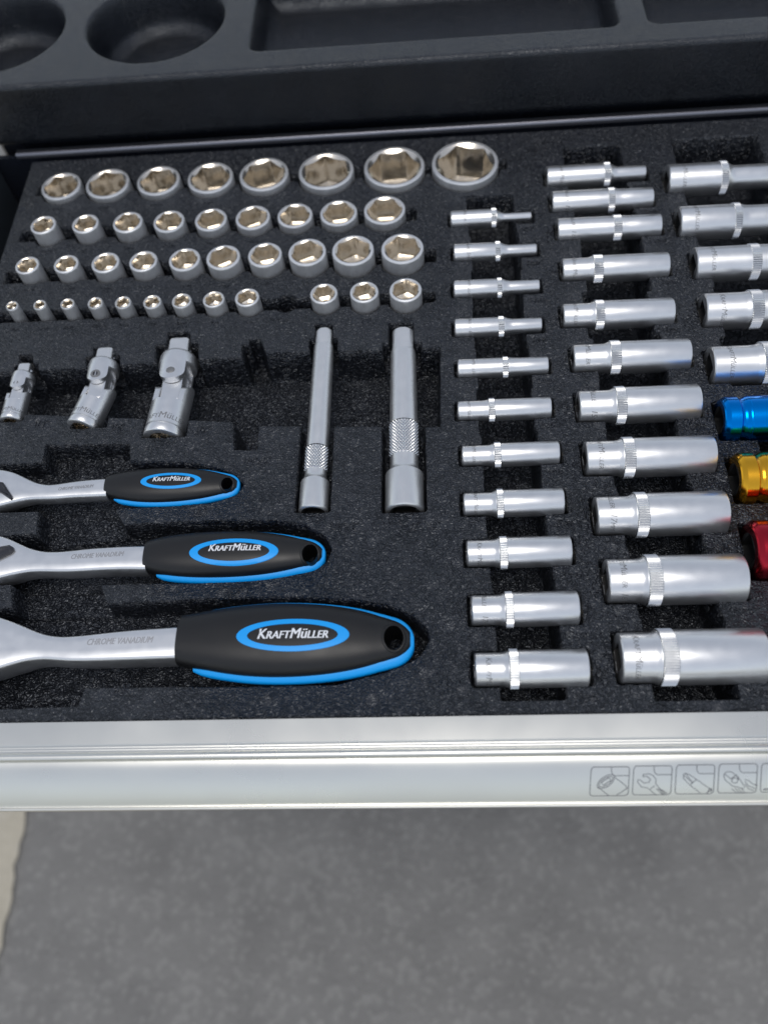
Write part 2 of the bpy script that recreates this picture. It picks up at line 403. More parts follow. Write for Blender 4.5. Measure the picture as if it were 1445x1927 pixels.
# ================================================================== DRAWER
dr = thing('drawer', 'open shallow drawer with a silver aluminium front edge, pulled out over the asphalt', 'drawer', (0,0,0))
XA, XB = -309.0, 336.0
g = Geo(); g.box(XA+8, XB-8, 1, YF+60, -47, -45.5); g.build('drawer_floor', STEEL, dr)
for s_, xx in ((1, XA+4), (-1, XB-4)):
    g = Geo(); x0, x1 = sorted((xx, xx+s_*7)); g.box(x0, x1, 1, YF-2, -45.4, 3.2, 1.2); sw = g.build('side_wall', SLIDE, dr)
g = Geo(); g.box(XA+12, XB-12, -1.2, .2, -45.4, -.8); g.build('front_wall', STEEL, dr)
# aluminium front extrusion: profile (Y, z) through the rays that meet its edges in the photo
def PX(py, z): return U(755, py, z)[1]
prof = [(.6, -3.0), (.3, .3), (0.1, .8)]
prof += [(PX(1372, .9), .9), (PX(1393, .9), .9)]
for yy in (1395.5, 1400.5, 1405.5):            # three fine ribs
    prof += [(PX(yy, .5), .5), (PX(yy+1.3, .56), .56), (PX(yy+3.0, .60), .60), (PX(yy+4.2, .5), .5)]
yb = PX(1416.5, 1.0)
for t in np.linspace(150, -15, 12): prof.append((yb+1.75*math.cos(R_(180-t))*-1 if False else yb-1.75*math.cos(R_(t)), .2+1.9*max(0, math.sin(R_(t))) if t > 0 else .05))
prof.append((PX(1425, -.4), -.4))
FACE = []
for k in range(13):
    t = k/12; zz = -.3-13.5*t**1.36; FACE.append((PX(1427+86*t, zz), zz))
prof += FACE
l0 = FACE[-1]
prof += [(l0[0]-.25, l0[1]-.05), (l0[0]-.9, l0[1]+.35), (l0[0]-1.5, l0[1]+.1), (l0[0]-1.8, l0[1]-.7), (l0[0]-1.5, l0[1]-1.6), (l0[0]+.6, l0[1]-2.2), (l0[0]+2.5, l0[1]-14), (l0[0]+4, -40), (-1.4, -44), (-1.4, -3)]
V = []; K = 60
for i in range(K+1): V += [(XA+(XB-XA)*i/K, y, z_) for y, z_ in prof]
k = len(prof); Fc = [(i*k+j, i*k+j+1, (i+1)*k+j+1, (i+1)*k+j) for i in range(K) for j in range(k-1)]
Fc += [tuple(range(k)), tuple(range(K*k+k-1, K*k-1, -1))]
trim = mesh('front_trim', V, Fc, ALU, dr, 28)
# printed tool pictograms on the sloping face
def on_face(px, py):
    for i in range(len(FACE)-1):
        for t in np.linspace(0, 1, 8):
            y = FACE[i][0]*(1-t)+FACE[i+1][0]*t; zz = FACE[i][1]*(1-t)+FACE[i+1][1]*t
            q = U(px, py, zz)
            if q[1] >= y:      # first crossing going down the face
                tx = np.array([FACE[i+1][0]-FACE[i][0], FACE[i+1][1]-FACE[i][1]]); tx /= np.linalg.norm(tx)
                nrm = np.array([tx[1], -tx[0]]);  nrm = nrm if nrm[1] > 0 else -nrm
                return np.array([q[0], y+nrm[0]*.06, zz+nrm[1]*.06])
    return np.array([*U(px, py, FACE[-1][1]), FACE[-1][1]])
def ribbon(geo, pts, wd, closed=False):
    pts = list(pts)+([pts[0]] if closed else []); Q = [pts[0]]
    for a, b in zip(pts[:-1], pts[1:]):
        m_ = max(1, int(math.hypot(b[0]-a[0], b[1]-a[1])/3))
        Q += [(a[0]+(b[0]-a[0])*k/m_, a[1]+(b[1]-a[1])*k/m_) for k in range(1, m_+1)]
    P = [on_face(*p) for p in Q]
    for a, b in zip(P[:-1], P[1:]):
        t = b-a; L = np.linalg.norm(t)
        if L < 1e-6: continue
        t /= L; s = np.cross(t, [0, -.35, .94]); s /= np.linalg.norm(s); a2 = a-t*wd*.2; b2 = b+t*wd*.2
        geo.add([a2-s*wd/2, b2-s*wd/2, b2+s*wd/2, a2+s*wd/2], [(0,1,2,3)])
def arcp(cx, cy, rx, ry, a0, a1, n=10, rot=0):
    o = []
    for i in range(n+1):
        t = R_(a0+(a1-a0)*i/n); x, y = rx*math.cos(t), ry*math.sin(t); c, s = math.cos(R_(rot)), math.sin(R_(rot))
        o.append((cx+x*c-y*s, cy+x*s+y*c))
    return o
def z7(L): return [(1095+x/4.129, 1420+y/4.129) for x, y in L]
def frame(k):
    ox = 331*k; oy = -7.5*k
    sh = [(85+ox,95+oy),(345+ox,92+oy),(358+ox,96+oy),(366+ox,106+oy),(366+ox,122+oy),(357+ox,285+oy),(352+ox,302+oy),(342+ox,312+oy),(325+ox,317+oy),(80+ox,320+oy),(65+ox,314+oy),(58+ox,300+oy),(59+ox,280+oy),(68+ox,125+oy),(74+ox,106+oy)]
    g = Geo(); ribbon(g, z7(sh), .30, True)
    ribbon(g, z7([(226+ox,96+oy),(227+ox,128+oy),(234+ox,150+oy),(250+ox,163+oy),(363+ox,160+oy)]), .28)
    return g
def icon(k, lines, wd=.28):
    g = frame(k)
    for L in lines: ribbon(g, z7(L), wd)
    g.build('tool_pictogram', INK, trim)
el = lambda cx, cy, rx, ry, rot, a0=0, a1=360, n=18: arcp(cx, cy, rx, ry, a0, a1, n, rot)
icon(0, [el(183,208,78,38,-35), el(183,208,62,26,-35), [(150,215),(205,175),(222,195),(165,235),(150,215)], [(122,250),(205,316)], [(248,170),(340,242),(344,262),(262,316)], [(335,268),(352,256)]])
icon(1, [[(470,170),(475,152),(510,146),(550,160),(572,190),(570,225),(600,260),(660,300)], [(470,170),(505,168),(530,190),(515,215),(480,218),(450,195),(430,195),(430,215),(460,248),(510,258),(545,290),(575,312)], [(575,262),(625,312)], [(600,262),(648,306)], [(590,262),(637,309)], [(530,262),(560,240)]])
icon(2, [[(785,150),(800,143),(835,155),(885,190),(1000,270)], [(785,150),(785,180),(830,230),(920,300)], [(800,145),(858,215),(835,232)], [(858,215),(885,192)], [(790,160),(850,215)], [(920,300),(960,300),(1000,270)], [(975,285),(985,262),(1005,262),(1000,288)]])
icon(3, [el(1155,180,62,42,35,90,330), [(1105,150),(1150,185),(1200,150)], el(1183,198,24,20,0), [(1135,215),(1160,240),(1255,262)], [(1205,165),(1262,250)], [(1262,190),(1290,200),(1330,230),(1360,235)], [(1262,205),(1290,240),(1340,262)], [(1262,225),(1290,262),(1330,275)], [(1160,262),(1200,300)], [(1185,258),(1222,300)], [(1210,262),(1245,300)], [(1235,262),(1265,300)]])
icon(4, [[(1405,265),(1450,262),(1500,265)], [(1405,272),(1450,270),(1500,272)], [(1460,180),(1560,250)], [(1470,170),(1570,235)]])

# ================================================================== TOOL TRAY
ROWS = {1:[(80.4,151,323,375),(164,241.5,316,374),(260,336.5,310.6,369),(354.5,437,304,365),(452.6,541,293,360),(563,664,285,358),(686,797,273,354),(813.5,936,261.5,350)],
2:[(58,105,407,439),(136,185,404,439),(213,268,398.6,437),(290,346.5,393.6,436),(368,426,389.6,434.5),(444,507.6,384,431),(523,587,379.5,429),(603,671,375,427),(685,762,368,424)],
3:[(29,74,483.7,512.6),(101,148,481.7,512),(172,225,476,511),(243.5,296,472,510),(318,377,466.7,507.6),(388,452,461.7,506),(466,531,457.6,501),(542,614,449,498),(624,704,443,497.6),(717,797,439,496)],
4:[(12,34,565.7,583),(63,86,564.7,583),(114,139,562,583),(165,193,560,582),(216.6,246,556.7,581),(270,303,553.4,580),(324,360,549.8,578),(382,422.6,545.8,575.7),(442,488,540.8,574),(583,635.4,533,570),(657.7,712.4,530,569),(732,794,525,568.5)]}
HTS = {1:[3,3.2,3.4,3.5,3.8,4,4.2,4.4], 2:[9.5,8.5,7.5,6,5.4,5,4.6,4.6,4.8], 3:[8,7.8,7.6,7.4,7.2,7.8,8.4,9,9,8.8], 4:[9,9,9,8.6,8,7.4,7.2,7.2,7.6,8.2,8.2,8.5]}
STAND = {}
for r, L in ROWS.items():
    STAND[r] = []
    for (a, b, t, bo), h in zip(L, HTS[r]):
        F_, N_ = U((a+b)/2, t, h), U((a+b)/2, bo, h); C = (F_+N_)/2
        rx = (U(b, (t+bo)/2, h)-U(a, (t+bo)/2, h))[0]/2; ry = np.linalg.norm(F_-N_)/2
        STAND[r].append([C[0], C[1], rx*.72+ry*.28, h])
    ym = np.array([c[:2] for c in STAND[r]]); kf = np.polyfit(ym[:,0], ym[:,1], 1)
    for c in STAND[r]: c[1] = np.polyval(kf, c[0])*.8+c[1]*.2

# lying sockets: left px, right px, top px of the drive end, ring px, R1 (drive end), R2 (hex end)
C1 = [(848,1001.7,396.6,925,934.6,5.4,2.5),(853.7,1011.6,459,932.5,942,5.5,3.5),(853.7,1016.8,527.6,936,945,5.4,3.8),(855.5,1021,600,938,949,5.4,4.1),
 (861,1033,676,946,957,5.3,4.9),(861,1038.4,755,919.5,931.6,5.3,5.8),(869,1053.6,839,930,943,5.3,6.1),(872,1062,928,934.6,947.6,5.7,6.8),
 (878,1076,1017,940,955,6.4,7.4),(883.6,1090,1121,950.6,966,6.9,7.9),(890,1107.6,1228.7,958,976,7.3,8.3)]
C2 = [(1027.6,1221,312.7,1139,1151,7.0,4.5),(1037.6,1234,360,1147,1159.5,7.0,6.4),(1048,1249,411,1156.5,1172.5,7.2,6.9),(1057,1263,486.5,1118,1136,6.9,7.7),
 (1058,1272,572,1121.5,1138,7.0,8.0),(1077,1303,649,1149.6,1169,7.7,8.8),(1087,1321.7,736,1160,1179,8.4,9.6),(1100,1349,830.6,1174,1195,8.9,10.0),
 (1119,1372,935,1197.6,1220,9.4,10.6),(1139,1406,1052.7,1218,1244,10.2,11.5),(1162.6,1445,1191,1243,1273,11.0,12.1)]
C3 = [(1257.7,None,309,1360.7,1374.5,9.7,7.3),(1279,None,388,1386,1399.6,10,8.8),(1308.7,None,465,1417,1435.5,10,9.9),(1326,None,552,1416,1438.5,10,10.5),(1339,None,652,1438.5,1460,10.4,11.4)]
C4 = [(1357,None,746,12.0),(1383,None,851,13.3),(1409,None,978,14.6)]
def lie(px, py, R, zc):
    """Y of a horizontal axis at height zc whose far silhouette (radius R) falls on the pixel"""
    Y0 = U(px, py, zc)[1]; y1, z1 = CAM[1], CAM[2]-zc
    e_ = math.atan2(z1, Y0-y1); return Y0-R/math.sin(e_)
ZC = .4
def lying(c, length):
    L, Rr, t, k0, k1, R1, R2 = c
    yc = lie(L+8, t, R1, ZC); ym = t+R1*3
    zt = ZC+R1*.75
    x0 = U(L, ym, zt)[0]+(R1*.10 if R1 > 6.6 else 0); x1 = U(Rr, ym, zt)[0] if Rr else x0+length
    return dict(x0=x0, x1=x1, y=yc, k0=U(k0, ym, zt)[0]-x0, k1=U(k1, ym, zt)[0]-x0, R1=R1, R2=R2, px=c)
D1 = [lying(c, 50.0) for c in C1]; D2 = [lying(c, 63.0) for c in C2]; D3 = [lying(c, 77.0) for c in C3]
D4 = []
for L, _, t, R in C4:
    D4.append(dict(x0=U(L, t+30, 6)[0], y=lie(L+12, t, R, ZC), R1=R, R2=R)); D4[-1]['x1'] = D4[-1]['x0']+85

x_hi = 232
xs = np.concatenate([np.arange(-273, x_hi, .55), np.arange(x_hi, 330, 2.0)])
ys = np.concatenate([np.arange(0.5, 3, .25), np.arange(3, 200, .5), np.arange(200, 300, .6), np.arange(300, 400, .75), np.arange(400, 403, 1)])
T = Field(xs, ys)
# outer edge of the tray
for (sl, d) in (((slice(None), slice(0, 20)), -(T.X[:, :20]+270.2)),):
    t = np.clip((.6+d)/1.4, 0, 1); T.Z[sl] = -30*t*t*(3-2*t)
YB = U(700, 266, 0)[1]; t = np.clip((T.Y-YB)/1.4, 0, 1); T.Z = np.minimum(T.Z, -30*t*t*(3-2*t))
t = np.clip((1.6-T.Y[:8])/1.2, 0, 1); T.Z[:8] -= .9*t*t
SD = 23
def slot(r, x0, x1, yc, hh): T.rect(x0, x1, yc-hh, yc+hh, SD, r=1)
def notch(px0, py0, py1): return U(px0, (py0+py1)/2)[0]
yc = lambda r: np.mean([c[1] for c in STAND[r]])
slot(1, U(70, 362)[0], U(954, 315)[0], yc(1)+1, 4.6)
slot(2, U(42, 437)[0], U(783, 405)[0], yc(2)+.5, 5.0)
slot(3, U(12, 517)[0], U(820, 483)[0], yc(3)+.5, 5.2)
slot(4, -300, U(818, 551)[0], yc(4)+.5, 3.9)
for r in STAND:
    for x, y, rr, h in STAND[r]: T.circ(x, y, rr+.9, SD)
hx, hy = U(539, 571); T.circ(hx, hy, 6.6, SD)
# big recess for joints and extension bars, and their slots
REC = [(-60,703),(163,692),(455,672),(457,650),(469,650),(471,639),(489,639),(501,665),(828,655),(828,803),(566,801),(486,801),(484,846),(442,846),(440,793),(-60,775)]
T.poly(pp(REC), 26, draft=.05)
for P in ([(163,700),(163,672),(178,670),(178,655),(211,655),(211,668),(225,668),(225,700)],
          [(28,706),(28,688),(38,686),(38,668),(61,668),(62,684),(72,684),(72,706)],
          [(294,690),(294,650),(316,648),(316,626),(357,625),(358,647),(372,647),(374,690)],
          [(582,675),(583,638),(594,637),(594,611),(625,611),(625,636),(634,636),(634,675)],
          [(719,675),(720,646),(732,644),(732,609),(777,609),(778,643),(792,644),(793,675)],
          ):
    T.poly(pp(P), 15)
JN = [((302,807), 21.5, -4.5), ((160,791), 17.3, -3.0), ((12,783), 12.6, -2.5)]     # far rim of each socket end, diameter, axis height
BR = [((585.5,952), 7.5, -3.0), ((759.5,948), 9.8, -3.5)]
for (p, D, z_) in JN:
    q = U(*p, z_+D/2); T.rect(q[0]-D/2-1.3, q[0]+D/2+1.3, q[1]-.9, q[1]+26, 16, r=.8, draft=.02)
for (p, r_, z_) in BR:
    q = U(*p, z_+r_); T.rect(q[0]-r_-1.3, q[0]+r_+1.3, q[1]-.9, q[1]+62, 13, r=.8, draft=.02)
# ratchet pockets
T.poly(pp([(-90,878),(80,872),(88,838),(244,836),(244,868),(299,869),(365,872),(415,882),(445,896),(458,911),(446,930),(400,945),(332,951),(225,956),(68,962),(-90,966)]), 15)
T.poly(pp([(75,945),(70,1012),(232,1012),(232,988),(219,966),(219,940)]), 13)
T.poly(pp([(-90,1016),(60,1006),(78,1010),(232,989),(320,983),(440,979),(520,980),(574,988),(612,1010),(624,1034),(613,1059),(535,1082),(440,1093),(379,1096),(190,1099),(20,1099),(-90,1104)]), 17)
T.poly(pp([(22,1085),(26,1155),(205,1155),(198,1130),(190,1106),(190,1085)]), 15)
T.poly(pp([(-90,1152),(10,1146),(30,1142),(200,1137),(345,1130),(440,1125),(560,1124),(663,1129),(726,1138),(774,1157),(803,1183),(807,1203),(793,1231),(771,1245),(726,1264),(631,1288),(440,1292),(350,1291),(160,1293),(145,1328),(-90,1336)]), 18)
# lying-socket pockets and the finger channels between them
def column(D, top_px, bot_px, f0, f1, chd=27):
    n = len(D); L = D[0]['x1']-D[0]['x0']
    for i, d in enumerate(D):
        Rm = max(d['R1'], d['R2'])
        kk = d.get('k0', 0)
        T.rect(d['x0']-1.4, d['x1']+1.8, d['y']-d['R1']+.2 if d['R2'] < d['R1'] else d['y']-(d['R1']*.5+d['R2']*.5), d['y']+Rm+.3, 2+Rm, r=1.0)
        ya = D[i-1]['y'] if i else None; yb_ = D[i+1]['y'] if i+1 < n else None
        yt = (d['y']+Rm+ya-max(D[i-1]['R1'], D[i-1]['R2']))/2 if i else top_px
        yl = (d['y']-Rm+yb_+max(D[i+1]['R1'], D[i+1]['R2']))/2 if i+1 < n else bot_px
        T.rect(d['x0']+f0*L, d['x0']+f1*L, yl-.8, yt+.8, chd, r=1.2)
column(D1, U(920,370)[1], U(1000,1313)[1], .225, .80)
column(D2, U(1120,275)[1], U(1310,1313)[1], .22, .80)
ch3 = D3+D4
column(D3, U(1350,260)[1], D3[-1]['y']-12, .13, .82)
column(D4, D4[0]['y']+14, D4[-1]['y']-22, .2, .8)
# circular ejector marks and text plates
for px, py in [(893,463),(893,540),(893,600),(900,672),(902,730),(905,800),(912,870),(907,935),(913,1000),(905,990),(1080,575),(1096,480),(1084,560),(1103,648),(1115,722),(1125,800),(1138,900),(1150,1030),(1118,1135),(1165,1150),(895,1200),(845,1180),(700,1023),(833,1022),(812,1103),(800,1268),(511,1105),(480,894),(530,900),(525,955),(516,820),(668,835),(660,880),(662,937),(835,820),(835,880),(833,940),(583,993),(277,870),(153,820),(270,842),(357,843),(42,852),(200,640),(335,610),(470,612),(655,645),(705,655),(820,610),(712,630),(690,358),(612,364),(560,365),(345,372),(250,372),(807,347),(845,385),(820,398),(520,350),(1013,310),(1037,320),(1200,290),(1240,275),(1280,290),(970,295),(1005,280),(1048,378),(1185,1230),(1120,600),(40,395),(60,460),(120,455),(190,452),(340,450),(720,445),(640,448),(1125,1240),(1130,1245),(1450,300),(233,975),(300,985),(420,1118),(300,1105),(330,1106),(185,1310),(280,1312),(860,1060),(870,1300),(700,1320),(500,1320),(1350,1330),(1205,590),(1330,800),(1355,900),(1400,980),(1440,1080),(1390,745),(1425,930),(1270,720),(1255,640),(1330,755)]:
    x, y = U(px, py); T.mark(x, y, 2.7)
def tray_text(s, px, py, size=4.6, plate=True):
    x, y = U(px, py); TX.append((s, x, y, size))
    if plate: T.plate(x-.8, x+len(s)*size*.58+.8, y-1.2, y+size*.75+1.0)
TX = []
for s, d in zip(['4mm','5mm','5.5mm','6mm','7mm','8mm','9mm','10mm','11mm','12mm','13mm'], D1): tray_text(s, *( (0,0)), 0) if False else TX.append((s, d['x0']+.81*50+2, d['y']-max(d['R1'],d['R2'])-5.6, 4.0))
for s, d in zip(['9mm','10mm','11mm','12mm','13mm','14mm','15mm','16mm','17mm','18mm','19mm'], D2): TX.append((s, d['x0']+.81*63+2, d['y']-max(d['R1'],d['R2'])-5.2, 4.2))
for s, x, y, sz in TX: T.plate(x-.6, x+len(s)*sz*.6+.5, y-.9, y+sz*.8+.5)
for a in (('1/4"', 62, 802, 5.2), ('3/8"', 206, 808, 5.2), ('1/2"', 366, 813, 5.2), ('1/4"x3"', 455, 872, 5.2), ('3/8"x5"', 618, 996, 5.2), ('1/2"x5"', 770, 994, 5.2),
          ('1/4"', 360, 968, 4.6), ('3/8"', 420, 1124, 4.6), ('1/2"', 210, 1304, 5.0)): tray_text(*a)
for r, L in ((1, '20 21 22 24 27 30 32 34'), (2, '10 11 12 13 14 15 16 17 18'), (3, '10 11 12 13 14 15 16 17 18 19'), (4, '4 4.5 5 5.5 6 7 8 9 10 11 12 13')):
    for s, c in zip(L.split(), STAND[r]): TX.append((s+'mm', c[0]-3.5, c[1]-max(c[2], 5)-6.0, 3.0))
TX.append(('1/4"Hex', hx-9, hy-13.5, 3.4))
tray = thing('tool_tray', 'black pebbled foam tray with moulded pockets, filling the open drawer', 'tool tray', (0,0,0))
fo = T.to_mesh('foam_insert', FOAM, tray)
g = Geo(); g.box(-270, 326, 2.6, ra_-3, -45, -33); g.build('tray_base', GRIP, tray)
g = Geo(); g.add([(-270,.5,-30),(326,.5,-30),(326,.5,-1),(-270,.5,-1)], [(0,1,2,3)]); 
for s, x, y, sz in TX:
    V, Fc = text_geo(s, sz, ext=.16, bold=0)
    mesh('size_marking', [(x+v[0], y+v[1], -.02+v[2]) for v in V], Fc, FOAM, tray, 30)

# ================================================================== STANDING SOCKETS
def ordn(i): return ['first','second','third','fourth','fifth','sixth','seventh','eighth','ninth','tenth','eleventh','twelfth'][i]
def stand_socket(r, h, hexr, bodyh, parent, rot, small):
    n = 72
    ch = min(.9, r*.09)
    out = [(-bodyh, r*.55), (-bodyh, r*.93), (-bodyh+.6, r), (h-1.1, r), (h-.45, r-.12), (h-.12, r-.4), (h, r-ch)]
    cone0 = r-ch-max(.35, r*.07)*(1.0 if not small else .8)
    out += [(h, cone0+.05), (h-.06, cone0)]
    tpart('body', out, SATIN3, parent, n=n, rot=rot)
    corner = hexr*1.13; st = []
    for k in range(9):                                  # countersink cutting the hexagon into scallops
        t = k/8; dz = t*(cone0-hexr)*.62
        st.append((h-.06-dz, hexr, 'hexcone', cone0+(hexr*.995-cone0)*t))
    dep = min(hexr*1.5, bodyh+h-5); zf = h-dep
    st += [(zf+.1, hexr, 'hex'), (zf, hexr*.97, 'hex')]
    rh = hexr*.56
    st += [(zf-.5, rh*1.28), (zf-.6, rh*1.05), (zf-.9, rh), (zf-4, rh)]
    tpart('hex_bore', st, BORE, parent, n=n, rot=rot, flip=True, cap1=True, ang=22)
rowname = {1:'back row', 2:'second row from the back', 3:'third row from the back', 4:'fourth row, the smallest'}
ln = {1:'broad', 2:'medium', 3:'short', 4:'small'}
for r in (1,2,3,4):
    n = len(STAND[r])
    for i, (x, y, rr, h) in enumerate(STAND[r]):
        if r == 4 and i > 8: pos = ['just right of the empty round hole', 'in the middle of three right of the empty round hole', 'right end of the front standing row, by the extension bars'][i-9]; lb = 'short chrome hex socket '+pos
        elif r == 4 and i == 8: lb = 'small chrome socket just left of the empty round hole in the front standing row'
        elif r == 4: lb = f'narrow chrome socket, {ordn(i)} from the left in the front standing row'
        elif r == 1 and i == n-1: lb = 'largest and widest chrome hex socket, right end of the back row'
        elif i == n-1: lb = f'{ln[r]} chrome hex socket at the right end of the {rowname[r]}'
        elif i == 0: lb = f'{ln[r]} chrome hex socket at the left end of the {rowname[r]}'
        else: lb = f'{ln[r]} chrome hex socket, {ordn(i)} from the left in the {rowname[r]}'
        root = thing('hex_socket', lb, 'socket', (x, y, 0), group=f'sockets standing upright in the {rowname[r]}')
        frac = .76 if rr > 9 else (.72 if rr > 6 else .70)
        stand_socket(rr, h, rr*frac/1.0*.985, 30 if r == 1 else SD-2.5, root, random.uniform(0, 1.05), rr < 7)

# ================================================================== LYING SOCKETS
def wrap_text(s, size, x0, R, phi0, mat_, parent, shear=.2, bold=.04, caps=False, name='marking'):
    V, Fc = text_geo(s, size, shear, 0, caps)
    P = []
    for v in V:
        ph = phi0-v[0]/R
        P.append((x0+v[1], math.sin(ph)*(R+.035), math.cos(ph)*(R+.035)))
    mesh(name, P, Fc, mat_, parent, 60)
def ringk(x0, x1, R, nk, parent):
    tpart('knurled_ring', [(x0-.45, R-.75), (x0, R-.25), (x0+.25, R-.35, 'kn', .65, nk), (x1-.25, R-.35, 'kn', .65, nk), (x1, R-.25), (x1+.45, R-.75)], BRIGHT, parent, n=nk*4, axis='x', ang=12)
def deep_socket(d, label, size, group, long_text=True):
    R1, R2, L = d['R1'], d['R2'], d['x1']-d['x0']
    root = thing('deep_socket', label, 'socket', (d['x0'], d['y'], ZC), rot=(0, 0, random.uniform(-.004, .004)), group=group)
    k0, k1 = d['k0'], d['k1']; Rk = max(R1, R2)+.15
    sq = R1*.52
    st = [(0, sq*1.34), (0, R1-.9), (.18, R1-.4), (.7, R1)]
    if R2 > R1: st += [(k0-3.2, R1), (k0-2.0, R1+.15*(R2-R1)), (k0-.9, R1+.6*(R2-R1)), (k0-.2, R2*.98), (k1, R2), (L-.8, R2), (L-.2, R2-.35), (L, R2-.8)]
    else: st += [(k1+.2, R1), (k1+1.2, R1-.35*(R1-R2)), (k1+3.0, R2+.25*(R1-R2)), (k1+5, R2), (L-.6, R2), (L-.15, R2-.25), (L, R2-.6)]
    hx_ = R2*.70
    st += [(L, hx_*1.13)]
    tpart('body', st, SATIN, root, n=64, axis='x')
    tpart('drive_bore', [(0, sq, 'sq'), (.02, sq, 'sq'), (9, sq, 'sq'), (9.1, sq*.6)], DARKM, root, n=64, axis='x', rot=random.uniform(0,1.5), cap1=True, flip=True)
    tpart('drive_end_face', [(-.03, R1-.95), (-.03, sq, 'sq'), (.4, sq, 'sq')], SATIN, root, n=64, axis='x')
    tpart('hex_bore', [(L, hx_*1.13), (L-1, hx_, 'hex'), (L-9, hx_, 'hex'), (L-9.1, hx_*.5)], BORE, root, n=48, axis='x', cap1=True, flip=True)
    ringk(k0, k1, Rk+.1, max(24, int(2*math.pi*Rk/1.2)), root)
    s = min(3.4, R1*.42)
    phi = random.uniform(.4, 2.4)
    wrap_text('KraftMüller  '+size+'  Cr-V', s*1.25, min(k0*.32, 8), R1, phi, ETCH, root, caps=True)
    return root
szs = ['4mm','5mm','5.5mm','6mm','7mm','8mm','9mm','10mm','11mm','12mm','13mm']
for i, d in enumerate(D1):
    look = 'slim chrome deep socket with a thin stepped tip' if i < 4 else ('slim straight chrome deep socket' if i < 7 else 'short thick chrome deep socket')
    pos = 'topmost in left lying column' if i == 0 else ('at the bottom of the left lying column' if i == 10 else f'{ordn(i)} from top in left lying column')
    deep_socket(d, f'{look}, {pos}', szs[i], 'deep sockets lying in the left column')
szs = ['9mm','10mm','11mm','12mm','13mm','14mm','15mm','16mm','17mm','18mm','19mm']
for i, d in enumerate(D2):
    look = 'chrome deep socket narrowing past the ring' if i < 2 else ('chrome deep socket with a knurled ring' if i < 8 else 'wide heavy chrome deep socket')
    pos = 'at the top of the middle lying column' if i == 0 else ('at the bottom of the middle lying column' if i == 10 else f'{ordn(i)} from top in middle lying column')
    deep_socket(d, f'{look}, {pos}', szs[i], 'deep sockets lying in the middle column')
for i, d in enumerate(D3):
    pos = 'topmost in the right column' if i == 0 else ('lowest chrome one, just above the blue socket' if i == 4 else f'{ordn(i)} from the top in the right column')
    deep_socket(d, f'thick deep socket cut by right edge, {pos}'.replace('just above the blue socket', 'above the blue one'), ['10mm','11mm','12mm','13mm','14mm'][i], 'deep sockets lying in the right column')
for (d, m_, c, sz) in zip(D4, (ABLUE, AGOLD, ARED), ('blue','amber gold','red'), ('17mm','19mm','21mm')):
    R = d['R1']
    root = thing('impact_socket', f'glossy {c} anodised wheel nut socket lying at the right edge of the tray', 'socket', (d['x0'], d['y'], ZC), group='coloured wheel nut sockets')
    L = 85.0
    st = [(0, R*.6), (0, R-2.2), (.5, R-1.5), (1.6, R-.6), (2.4, R-.15), (7.6, R-.15), (7.9, R-.35), (8.5, R-1.0), (9.6, R-1.25), (10.7, R-1.1), (12.2, R-.35), (13.0, R-.25), (13.3, R), (20, R), (L-8, R), (L-7.2, R-.6), (L-6.4, R), (L-1, R), (L, R-1), (L, R*.75)]
    tpart('body', st, m_, root, n=96, axis='x', ang=14)
    tpart('drive_bore', [(0, R*.6), (.3, R*.44, 'sq'), (10, R*.44, 'sq'), (10, R*.2)], DARKM, root, n=48, axis='x', cap1=True, flip=True)
    tpart('hex_bore', [(L, R*.75), (L-1, R*.68, 'hex'), (L-15, R*.68, 'hex'), (L-15, R*.2)], DARKM, root, n=48, axis='x', cap1=True, flip=True)
    if c != 'red':
        a = .95; cx, rr = 10.4, 1.5; P = [(cx, math.sin(a)*(R-1.2), math.cos(a)*(R-1.2))]
        ux = np.array([1,0,0]); uy = np.array([0, math.cos(a), -math.sin(a)]); no = np.array([0, math.sin(a), math.cos(a)])
        P = [ux*cx+no*(R-1.35)+ux*rr*math.cos(t)+uy*rr*math.sin(t) for t in np.linspace(0, 2*math.pi, 21)[:-1]]
        mesh('pin_hole', P, [tuple(range(20))], DARKM, root)

